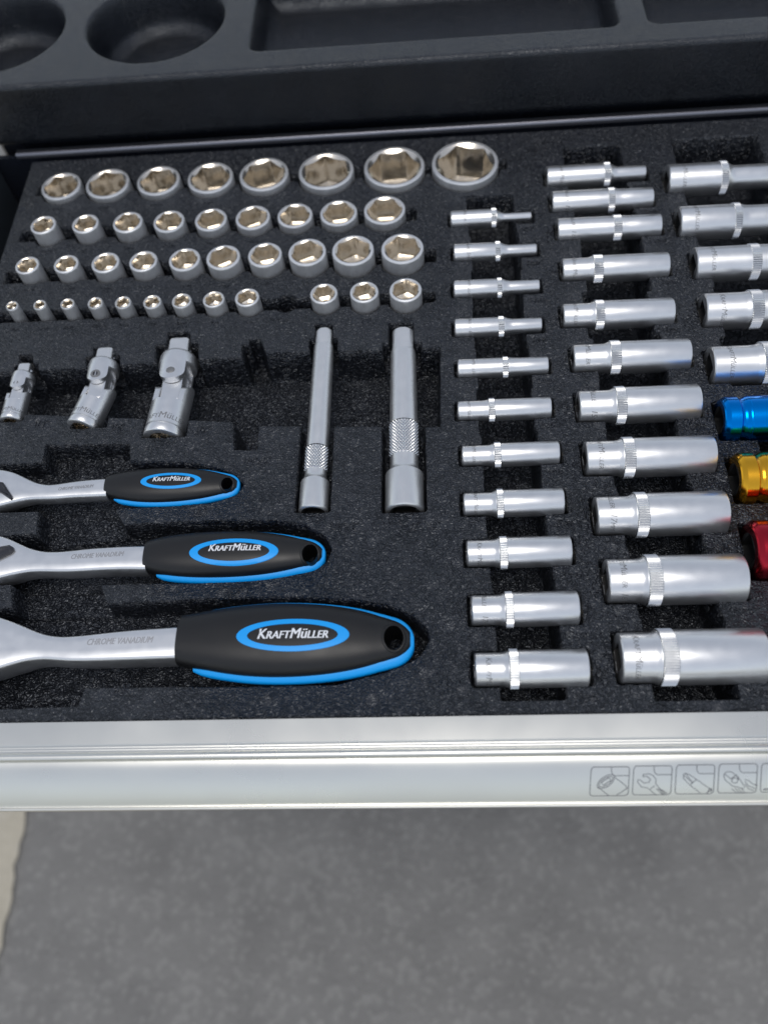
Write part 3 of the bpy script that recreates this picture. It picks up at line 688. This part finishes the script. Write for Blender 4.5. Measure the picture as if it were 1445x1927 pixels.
# ================================================================== EXTENSION BARS
def bar(px_top, px_bot, wpx, name_l, Rs, Rk, Rn, Re, sqa, ys_px, zc):
    zt = zc+Rs
    A = U(*px_top, zt); B = U(*px_bot, zc+Re)
    d = A-B; L = np.linalg.norm(d); ang = -math.atan2(d[0], d[1])
    root = thing('extension_bar', name_l, 'extension bar', (B[0], B[1], zc), rot=(0,0,ang), group='socket extension bars in the middle of the tray')
    f = lambda py: np.linalg.norm(U(px_bot[0]+(px_top[0]-px_bot[0])*(px_bot[1]-py)/(px_bot[1]-px_top[1]), py, zt)-B)
    y1, y2, y3, y4 = [f(p) for p in ys_px]      # socket end top, neck top (= knurl bottom), knurl top, flats start
    tpart('socket_end', [(0, sqa*1.36), (0, Re-1.1), (.25, Re-.5), (.8, Re), (y1-1.3, Re), (y1-.4, Re-.35), (y1, Re-1.0), (y1+.1, Rn+.5)], SATIN2, root, n=64, axis='y')
    tpart('drive_bore', [(0, sqa*1.36), (.3, sqa, 'sq'), (10, sqa, 'sq'), (10, 1)], DARKM, root, n=48, axis='y', flip=True, cap1=True)
    tpart('neck', [(y1-.2, Rn+1.2), (y1+1.2, Rn+.25), (y1+3, Rn), (y2+.5, Rn)], SATIN2, root, n=48, axis='y')
    nk = int(2*math.pi*Rk/1.7); n = nk*6; st = []; V = []; Fc = []
    m_ = int((y3-y2)/.27)
    for k in range(m_+1):
        yv = y2+(y3-y2)*k/m_; e_ = min(1, min(k, m_-k)/3)
        for i in range(n):
            th = 2*math.pi*i/n; u = nk*th/(2*math.pi); v = yv/2.0
            a1 = abs(((u+v) % 1)*2-1); a2 = abs(((u-v) % 1)*2-1)
            r = Rk-.40+.95*min(a1, a2, .75)*e_-(1-e_)*.35
            V.append((r*math.sin(th), yv, r*math.cos(th)))
    for k in range(m_):
        for i in range(n):
            j = (i+1) % n; Fc.append((k*n+i, k*n+j, k*n+n+j, k*n+n+i))
    mesh('knurled_grip', V, Fc, BRIGHT, root, 60)
    # shaft with a soft flat on four sides, tapering into the square tang
    st = [(y3-.3, Rs), (y3+1, Rs, 'sqr', Rs*1.0)]
    for k in range(1, 9):
        t = k/8; st.append((y3+1+(y4-y3-3)*t, Rs*(1-.03*t)-.30*t, 'sqr', Rs*(1-.03*t)))
    st += [(y4-.6, Rs*.93-.3, 'sqr', Rs*.965), (y4, sqa, 'sqr', Rs*.96), (L-2.2, sqa, 'sqr', Rs*.93), (L-.9, sqa*.98, 'sqr', Rs*.85), (L, sqa*.9, 'sqr', Rs*.72)]
    tpart('shaft', st, SATIN2, root, n=96, axis='y', cap1=True)
bar((609,612), (585.5,952), 0, 'slimmer satin chrome extension bar with knurled band, left of the thicker one', 5.9, 6.0, 5.7, 7.5, 4.5, (896,880,833,640), -3.0)
bar((757,610), (759.5,948), 0, 'thicker satin chrome extension bar with wide knurled band, beside the left socket column', 7.5, 7.6, 7.4, 9.8, 5.8, (878,850,785,648), -3.5)

# ================================================================== UNIVERSAL JOINTS
def ear(D, y0, y1, w, zin, n=14):
    """fork arm: slice of a cylinder (diameter D) over |x| < w, from y0 to a rounded end at y1, lying on +z"""
    R = D/2; V = []; Fc = []; m_ = 12; sgn = 1 if y1 > y0 else -1
    ys_ = [y0]+[y1-sgn*w*(1-math.sin(t)) for t in np.linspace(0, math.pi/2*.985, n)]
    ws = [w]+[w*math.cos(t) for t in np.linspace(0, math.pi/2*.985, n)]
    for y, ww in zip(ys_, ws):
        for i in range(m_+1):
            x = -ww+2*ww*i/m_; V.append((x, y, math.sqrt(max(0, R*R-x*x))))
        for i in range(m_+1):
            x = ww-2*ww*i/m_; V.append((x, y, zin))
    k = 2*m_+2
    for a in range(len(ys_)-1):
        for i in range(k):
            j = (i+1) % k; q = (a*k+i, a*k+j, a*k+k+j, a*k+k+i); Fc.append(q if sgn < 0 else q[::-1])
    Fc.append(tuple(range((len(ys_)-1)*k, len(ys_)*k)))
    return V, Fc
def rotv(V, ang, axis='y'):
    c, s = math.cos(ang), math.sin(ang)
    return [(x*c+z_*s, y, -x*s+z_*c) for x, y, z_ in V]
def joint(px, D, bend, label, screw, zc, size):
    P = U(px[0], px[1], zc+D/2)
    root = thing('universal_joint', label, 'universal joint', (P[0], P[1], zc), group='universal joints in the left of the tray')
    R = D/2; yh = 1.28*D; yu = 1.86*D                    # hinge height along the joint
    def bend_v(V):
        c, s = math.cos(bend), math.sin(bend)
        return [((x)*c-(y-yh)*s, yh+(x)*s+(y-yh)*c, z_) for x, y, z_ in V]
    low = thing; 
    # lower half (socket end)
    g = Geo()
    sts = [(0, R*.66), (0, R-.9), (.25, R-.35), (.8, R), (.20*D, R), (.215*D, R-.035*D), (.255*D, R-.035*D), (.27*D, R), (1.0*D, R), (1.01*D, R-.25), (1.01*D, R*.3)]
    V, Fc = turned(sts, 64, 'y'); g.add(bend_v(V), Fc)
    lb = g.build('lower_body', SATIN, root)
    for s_ in (math.pi/2, -math.pi/2):
        V, Fc = ear(D, 1.0*D, 1.60*D, .31*D, .27*D); V = rotv(V, s_); mesh('lower_fork_arm', bend_v(V), Fc, SATIN, root)
    V, Fc = turned([(0, R*.66), (.4, R*.5, 'sq'), (8, R*.5, 'sq'), (8, 1)], 48, 'y', cap1=True, flip=True); mesh('drive_bore', bend_v(V), Fc, BORE, root)
    # upper half
    V, Fc = turned([(2.24*D, R*.3), (2.25*D, R-.3), (2.26*D, R), (2.52*D, R), (2.60*D, R*.95), (2.66*D, R*.84), (2.68*D, R*.6)], 64, 'y', cap1=True)
    mesh('upper_yoke', V, Fc, SATIN, root)
    for s_ in (0, math.pi):
        V, Fc = ear(D, 2.26*D, 1.60*D, .33*D, .28*D); mesh('upper_fork_arm', rotv(V, s_), Fc, SATIN, root)
    a = .27*D
    V, Fc = turned([(2.64*D, a, 'sqr', a*1.3), (3.08*D, a, 'sqr', a*1.3), (3.14*D, a*.97, 'sqr', a*1.22), (3.18*D, a*.85, 'sqr', a*1.0)], 64, 'y', cap1=True)
    mesh('drive_square', V, Fc, SATIN2, root)
    # cross block and pins
    g = Geo(); b2 = .26*D; g.box(-b2, b2, yh-.20*D, yu+.22*D, -b2, b2, .05*D); g.build('cross_block', SATIN, root)
    V, Fc = turned([(-.47*D, .115*D), (-.495*D, .09*D), (.495*D-.1, .115*D), (.505*D-.1, .10*D)], 24, 'z', cap0=True, cap1=True)
    V = [(x, y+yu, z_) for x, y, z_ in V]; pn = mesh('pin', V, Fc, LEVER if screw else ETCH, root)
    if screw:
        V, Fc = turned([(.0, .155*D), (.02*D, .16*D), (.03*D, .15*D), (.03*D, .08*D, 'hex'), (-.03*D, .08*D, 'hex')], 36, 'z', cap1=True)
        mesh('hex_screw', [(x, y+yu, z_+R-.02*D) for x, y, z_ in V], Fc, ETCH, root)
    V, Fc = turned([(-.46*D, .11*D), (-.47*D, .09*D), (.46*D, .11*D), (.47*D, .09*D)], 24, 'x', cap0=True, cap1=True)
    mesh('pin', bend_v([(x, y+yh, z_) for x, y, z_ in V]), Fc, SATIN, root)
    V, Fc = turned([(1.9, 0.0), (.9, 1.3), (0, 1.6)], 16, 'x'); mesh('detent_ball', [(x+a-1.0, y+2.88*D, z_) for x, y, z_ in V], Fc, BRIGHT, root)
    # lettering running round the body
    V, Fc = text_geo('KraftMüller', .26*D, .15, 0, True)
    wd = max(v[0] for v in V); Pn = []
    for v in V:
        ph = (v[0]-wd*.5)/R; Pn.append((math.sin(ph)*(R+.04), .36*D+v[1], math.cos(ph)*(R+.04)))
    mesh('marking', bend_v(Pn), Fc, ETCH, root, 60)
joint((302,807), 21.5, R_(-4), 'largest chrome universal joint with plain round pin, left of the extension bars', False, -4.5, '')
joint((160,791), 17.3, R_(-13), 'middle chrome universal joint with dark hex screw pin, its lower half bent aside', True, -3.0, '')
joint((12,783), 12.6, R_(0), 'smallest chrome universal joint, at the left edge of the tray', False, -2.5, '')

# ================================================================== RATCHETS
def interp(T_, x): return np.interp(x, [t[0] for t in T_], [t[1] for t in T_])
def ratchet(label, topP, botP, neckT, neckM, neckB, ring, txt, hole, zc, hz, lever, engr):
    """topP/botP: px outline of the handle; neck*: px outline of the chrome shank (far edge, near edge of its flat, near silhouette)"""
    x0px, x1px = topP[0][0], topP[-1][0]
    zr = zc
    tp = [tuple(U(x, y, zr)) for x, y in topP]; bt = [tuple(U(x, y, zr)) for x, y in botP]
    X0 = (tp[0][0]+bt[0][0])/2; X1 = max(tp[-1][0], bt[-1][0])+.4
    Xm = (X0+X1)/2; Ym = (np.interp(Xm, *zip(*tp))+np.interp(Xm, *zip(*bt)))/2
    root = thing('ratchet', label, 'ratchet', (0, 0, 0), group='ratchets with rubber handles at lower left')
    tX, tY = zip(*tp); bX, bY = zip(*bt)
    Lh = X1-X0
    def sect(X):
        yt, yb_ = np.interp(X, tX, tY), np.interp(X, bX, bY)
        return (yt+yb_)/2, (yt-yb_)/2
    # smooth outline by fitting polynomials to centre and half width
    U_ = np.linspace(0, 1, 40); XX = X0+U_*(Lh-1.5)
    cen = np.array([sect(x)[0] for x in XX]); wid = np.array([sect(x)[1] for x in XX])
    pc = np.polyfit(U_, cen, 3); pw = np.polyfit(U_[:36], wid[:36], 5)
    ins = hz*.13
    def cw(u):
        c = np.polyval(pc, min(u, 1)); w_ = np.polyval(pw, min(u, .9))
        if u > .86: w_ = np.polyval(pw, .86)*math.sqrt(max(0, 1-((u-.86)/.14)**2))*.5+np.polyval(pw, min(u, .9))*.5*math.sqrt(max(0, 1-((u-.86)/.14)**2.4))
        return c, w_
    wmax = max(cw(u)[1] for u in U_)
    def grip_h(u, w_): return hz*(w_/wmax)**.75
    def top_z(X, Y):
        u = (X-X0)/Lh; c, w_ = cw(u); w_ -= ins; c += ins*.2; v = min(.999, abs(Y-c)/max(w_, .1))
        return zc+grip_h(u, w_)*(1-v**2.5)**(1/2.5)
    def loft(us, extra, hf, zof, ex, n=48, sh=0.0):
        V = []; Fc = []
        for u in us:
            c, w_ = cw(u); w_ = max(.05, w_+(extra(u) if callable(extra) else extra)); h = hf(u, w_); c += sh
            for i in range(n):
                t = 2*math.pi*i/n; cc, ss = math.cos(t), math.sin(t)
                V.append((X0+u*Lh, c+w_*abs(cc)**(2/ex)*(1 if cc > 0 else -1), zc+zof+h*abs(ss)**(2/ex)*(1 if ss > 0 else -1)))
        for k in range(len(us)-1):
            for i in range(n):
                j = (i+1) % n; Fc.append((k*n+i, k*n+j, k*n+n+j, k*n+n+i))
        Fc.append(tuple(range(n-1, -1, -1))); b = (len(us)-1)*n; Fc.append(tuple(range(b, b+n)))
        return V, Fc
    us = list(1-np.linspace(1, 0, 44)**1.5)
    us = [0, .004]+[max(.012, u) for u in us[1:]]; us[-1] = .9985
    V, Fc = loft([u*.985 for u in us], lambda u: -ins*(.85+.5*u**4), lambda u, w_: (grip_h(u, w_)*(.93 if u < .002 else 1)), 0, 2.5, sh=ins*.2)
    Fc = [f[::-1] for f in Fc]
    grip = mesh('rubber_grip', V, Fc, GRIP, root, 50)
    # hanging hole cut through the grip
    hxw, hyw = U(hole[0], hole[1], zc+hz*.5); hr = hole[2]
    V, Fc = turned([(-40, hr), (40, hr)], 40, 'z', cap0=True, cap1=True)
    cut = mesh('cutter', [(x*1.0+hxw, y*1.3+hyw, z_+zc) for x, y, z_ in V], Fc, LEVER)
    # raised lip round the hole following the grip surface
    V = []; n = 40
    for dr_, dz in ((0, -1.2), (0, .15), (.35, .4), (.8, .35), (1.2, -.2)):
        for i in range(n):
            t = 2*math.pi*i/n; x = hxw+(hr+dr_)*math.cos(t); y = hyw+(hr*1.3+dr_)*math.sin(t)
            c, w_ = cw(min(.99,(x-X0)/Lh)); y2_ = min(max(y, c-w_*.93), c+w_*.93)
            V.append((x, y, top_z(min(x, X0+.985*Lh), y2_)+dz))
    Fc = [(k*n+i, k*n+n+i, k*n+n+(i+1) % n, k*n+(i+1) % n) for k in range(4) for i in range(n)]
    mesh('hole_lip', V, [f[::-1] for f in Fc], GRIP, root, 60)
    # blue layer under the black shell, showing along both flanks and the butt
    V, Fc = loft([u for u in us if u > .035], lambda u: .45+.5*u**5-2.6*(1-min(1, (u-.03)/.10))**2, lambda u, w_: hz*.42*min(1, ((u-.03)/.1))**.5*(w_/wmax)**.3, -hz*.12, 3.0)
    bl = mesh('blue_trim', V, [f[::-1] for f in Fc], BLUE, root, 50)
    for ob, aa in ((grip, 40), (bl, 50)):
        md = ob.modifiers.new('b', 'BOOLEAN'); md.object = cut; md.operation = 'DIFFERENCE'; md.solver = 'EXACT'
        dg = bpy.context.evaluated_depsgraph_get(); dg.update(); nm = bpy.data.meshes.new_from_object(ob.evaluated_get(dg))
        ob.modifiers.clear(); ob.data = nm; nm.set_sharp_from_angle(angle=R_(aa))
    bpy.data.objects.remove(cut)
    tpart('hole_liner', [(-hz*.85, hr-.04), (hz*.62, hr-.04)], GRIP, None, n=40, flip=True).parent = root
    hl = [o for o in bpy.data.objects if o.name.startswith('hole_liner') and o.parent == root][0]; hl.location = (hxw*.001, hyw*.001, zc*.001); hl.scale = (1, 1.3, 1)
    # blue oval on top
    (rx0, rx1, ry0, ry1), ti = ring, .17
    zr1 = zc+hz
    A = U(rx0, (ry0+ry1)/2, zr1); B = U(rx1, (ry0+ry1)/2, zr1); Cc = (A+B)/2; ra = (B[0]-A[0])/2
    rb = abs(U((rx0+rx1)/2, ry0, zr1)[1]-U((rx0+rx1)/2, ry1, zr1)[1])/2
    def oval(name, a0, b0, a1, b1, dz, m_, steps=4):
        V = []; n = 80
        for k in range(steps+1):
            t_ = k/steps; aa, bb = a0+(a1-a0)*t_, b0+(b1-b0)*t_; e_ = 0 if k in (0, steps) and steps > 1 else dz
            for i in range(n):
                t = 2*math.pi*i/n; x, y = Cc[0]+aa*math.cos(t), Cc[1]+bb*math.sin(t); V.append((x, y, top_z(x, y)+(e_ if k not in (0, steps) else -.1 if dz > .12 else dz)))
        Fc = [(k*n+i, k*n+(i+1) % n, k*n+n+(i+1) % n, k*n+n+i) for k in range(steps) for i in range(n)]
        mesh(name, V, [f[::-1] for f in Fc] if a0 < a1 else Fc, m_, root, 60)
    oval('blue_oval', ra, rb, ra*.96, rb*.90, .22, BLUE, 1) if False else None
    V = []; n = 80; rings = [(1, 1, -.15), (.985, .965, .28), (.90, .84, .30), (.80, .68, .28), (.79, .665, -.15)]
    for fa, fb, dz in rings:
        for i in range(n):
            t = 2*math.pi*i/n; x, y = Cc[0]+ra*fa*math.cos(t), Cc[1]+rb*fb*math.sin(t); V.append((x, y, top_z(x, y)+dz))
    Fc = [(k*n+i, k*n+(i+1) % n, k*n+n+(i+1) % n, k*n+n+i) for k in range(len(rings)-1) for i in range(n)]
    mesh('blue_oval', V, Fc, BLUE, root, 40)
    # white lettering
    V, Fc = text_geo('KraftMüller', 10, .22, 0, True, 0, 3)
    x_a, x_b = V[:,0].min(), V[:,0].max(); A = U(txt[0], txt[2], zr1); B = U(txt[1], txt[2], zr1); sc = (B[0]-A[0])/(x_b-x_a)
    P = []
    for v in V:
        x = A[0]+(v[0]-x_a)*sc; y = A[1]+(v[1])*sc*1.12+(x-A[0])*.0; P.append((x, y, top_z(x, y)+.10))
    gb = Geo()
    for q, ddx in enumerate((-.010, -.003, .004, .011)): gb.add([(p[0]+ddx*rb*2, p[1], p[2]+.012*q) for p in P], Fc)
    gb.build('brand_lettering', WHITE, root, 60)
    # chrome shank and head: flat top, rounded near edge
    zt = zc+hz*.48
    fa = [tuple(U(x, y, zt)) for x, y in neckT]; fb = [tuple(U(x, y, zt)) for x, y in neckM]
    ax, ay = zip(*sorted(fa)); bx, by = zip(*sorted(fb))
    xs_ = np.linspace(max(ax[0], bx[0]), X0+1.5, 70)
    from_sm = lambda a: np.convolve(np.pad(a, 3, 'edge'), np.ones(7)/7, 'valid')
    Yt = np.interp(xs_, ax, ay); Yb = np.interp(xs_, bx, by)
    Yt[1:] = np.r_[Yt[1:3], from_sm(Yt)[3:]]; Yb[1:] = np.r_[Yb[1:3], from_sm(Yb)[3:]]
    th = hz*1.15; V = []; 
    for x, a_, b_2 in zip(xs_, Yt, Yb):
        w2 = (a_-b_2)/2; c = (a_+b_2)/2; e_ = min(1.1, w2*.3); hh = th*(1+.25*max(0, min(1, (w2/4.5-1))))
        sec = [(c+w2, zt-1.2), (c+w2-.3, zt-.45), (c+w2-1.2, zt-.05), (c+w2*.4, zt+.05), (c-w2*.3, zt+.05), (c-w2+.7, zt-.05), (c-w2-.05, zt-.5), (c-w2-e_*.6, zt-1.5), (c-w2-e_*.9, zt-hh*.5), (c-w2-e_*.3, zt-hh*.85), (c-w2+1, zt-hh), (c+w2-1, zt-hh), (c+w2+.2, zt-hh*.7)]
        V += [(x, y, z_) for y, z_ in sec]
    k = 13; Fc = [(i*k+j, (i+1)*k+j, (i+1)*k+(j+1) % k, i*k+(j+1) % k) for i in range(len(xs_)-1) for j in range(k)]
    Fc += [tuple(range(k)), tuple(range(len(V)-1, len(V)-1-k, -1))]
    mesh('chrome_shank', V, [f[::-1] for f in Fc], SATIN, root, 60)
    if engr:
        ex0, ex1, ey = engr[:3]
        V, Fc = text_geo('CHROME VANADIUM', 10, .25, 0, False, 0, 2)
        x_a, x_b = V[:,0].min(), V[:,0].max(); A = U(ex0, ey, zt); B = U(ex1, engr[3], zt); sc = (B[0]-A[0])/(x_b-x_a)
        P = [(A[0]+(v[0]-x_a)*sc, A[1]+v[1]*sc*1.35+(B[1]-A[1])*(v[0]-x_a)/(x_b-x_a), zt+.09) for v in V]
        gb = Geo()
    for q, ddx in enumerate((-.1, -.03, .04, .11)): gb.add([(p[0]+ddx*hz/12, p[1], p[2]+.01*q) for p in P], Fc)
    gb.build('engraved_lettering', ENGR, root, 60)
    if lever:
        P = [U(x, y, zt+1.5) for x, y in lever]; n = len(P); c = sum(P)/n
        V = [(p[0], p[1], zt-.2) for p in P]+[(p[0], p[1], zt+1.2) for p in P]+[(c[0]+(p[0]-c[0])*.8, c[1]+(p[1]-c[1])*.7, zt+1.9) for p in P]+[(c[0]+(p[0]-c[0])*.68, c[1]+(p[1]-c[1])*.45, zt+1.3) for p in P]
        Fc = [(k*n+i, k*n+(i+1) % n, k*n+n+(i+1) % n, k*n+n+i) for k in range(3) for i in range(n)]+[tuple(range(3*n, 4*n))]
        mesh('direction_lever', V, Fc, LEVER, root, 40)
    return root
ratchet('largest ratchet, chrome shank and black rubber handle with blue trim, nearest the drawer front',
    [(340,1160),(400,1148),(450,1141),(500,1137),(560,1136),(620,1139),(680,1148),(730,1163),(765,1184),(778,1206)],
    [(340,1260),(400,1273),(450,1281),(500,1285),(560,1284),(620,1279),(680,1268),(730,1251),(765,1233),(778,1216)],
    [(342,1178),(233,1186),(170,1193),(133,1197),(100,1198),(66,1188),(33,1172),(0,1161),(-40,1148),(-110,1142),(-180,1152),(-215,1175),(-228,1195)],
    [(342,1234),(233,1238),(133,1241),(100,1238),(66,1236),(33,1243),(0,1253),(-40,1266),(-110,1275),(-180,1262),(-215,1235),(-228,1205)], None,
    (443,657,1162,1224), (484,616,1201), (741,1201,4.3), 0.5, 12.0, None, (164,288,1214,1209))
ratchet('middle ratchet with black and blue rubber handle, between the small and the large one',
    [(277,1020),(320,1010),(365,1005),(420,1002),(480,1002),(535,1008),(575,1016),(600,1028),(611,1041)],
    [(277,1081),(320,1092),(365,1095),(420,1094),(480,1092),(535,1083),(575,1073),(600,1062),(611,1049)],
    [(278,1026),(233,1027),(180,1030),(133,1035),(100,1038),(72,1036),(45,1027),(20,1013),(0,1007),(-40,998),(-90,998),(-130,1012),(-148,1032)],
    [(278,1068),(233,1067),(180,1069),(133,1072),(90,1072),(60,1071),(30,1076),(0,1083),(-40,1094),(-90,1094),(-130,1074),(-148,1046)], None,
    (355,523,1011,1061), (392,489,1036), (584,1043,3.7), 0.2, 9.6, [(-40,1052),(-20,1034),(0,1028),(18,1025),(25,1029),(26,1034),(20,1040),(0,1050),(-25,1062)], (134,233,1052,1046))
ratchet('smallest ratchet with black and blue rubber handle, farthest from the drawer front',
    [(202,898),(232,890),(280,885),(332,883),(375,885),(405,889),(430,896),(445,905),(450,912)],
    [(202,938),(232,947),(280,952),(332,950),(375,945),(405,939),(430,931),(445,923),(450,917)],
    [(203,899),(160,902),(130,906),(100,911),(80,911),(55,902),(35,891),(15,884),(0,882),(-35,880),(-75,886),(-105,902),(-115,914)],
    [(203,929),(160,931),(130,932),(100,935),(75,935),(50,936),(25,941),(0,948),(-35,955),(-75,952),(-105,938),(-115,924)], None,
    (264,378,888,918), (287,356,905), (428,911,2.8), 0.0, 7.2, [(-30,903),(-8,905),(6,907),(22,932),(23,936),(20,939),(0,925),(-30,920)], (110,176,923,917))
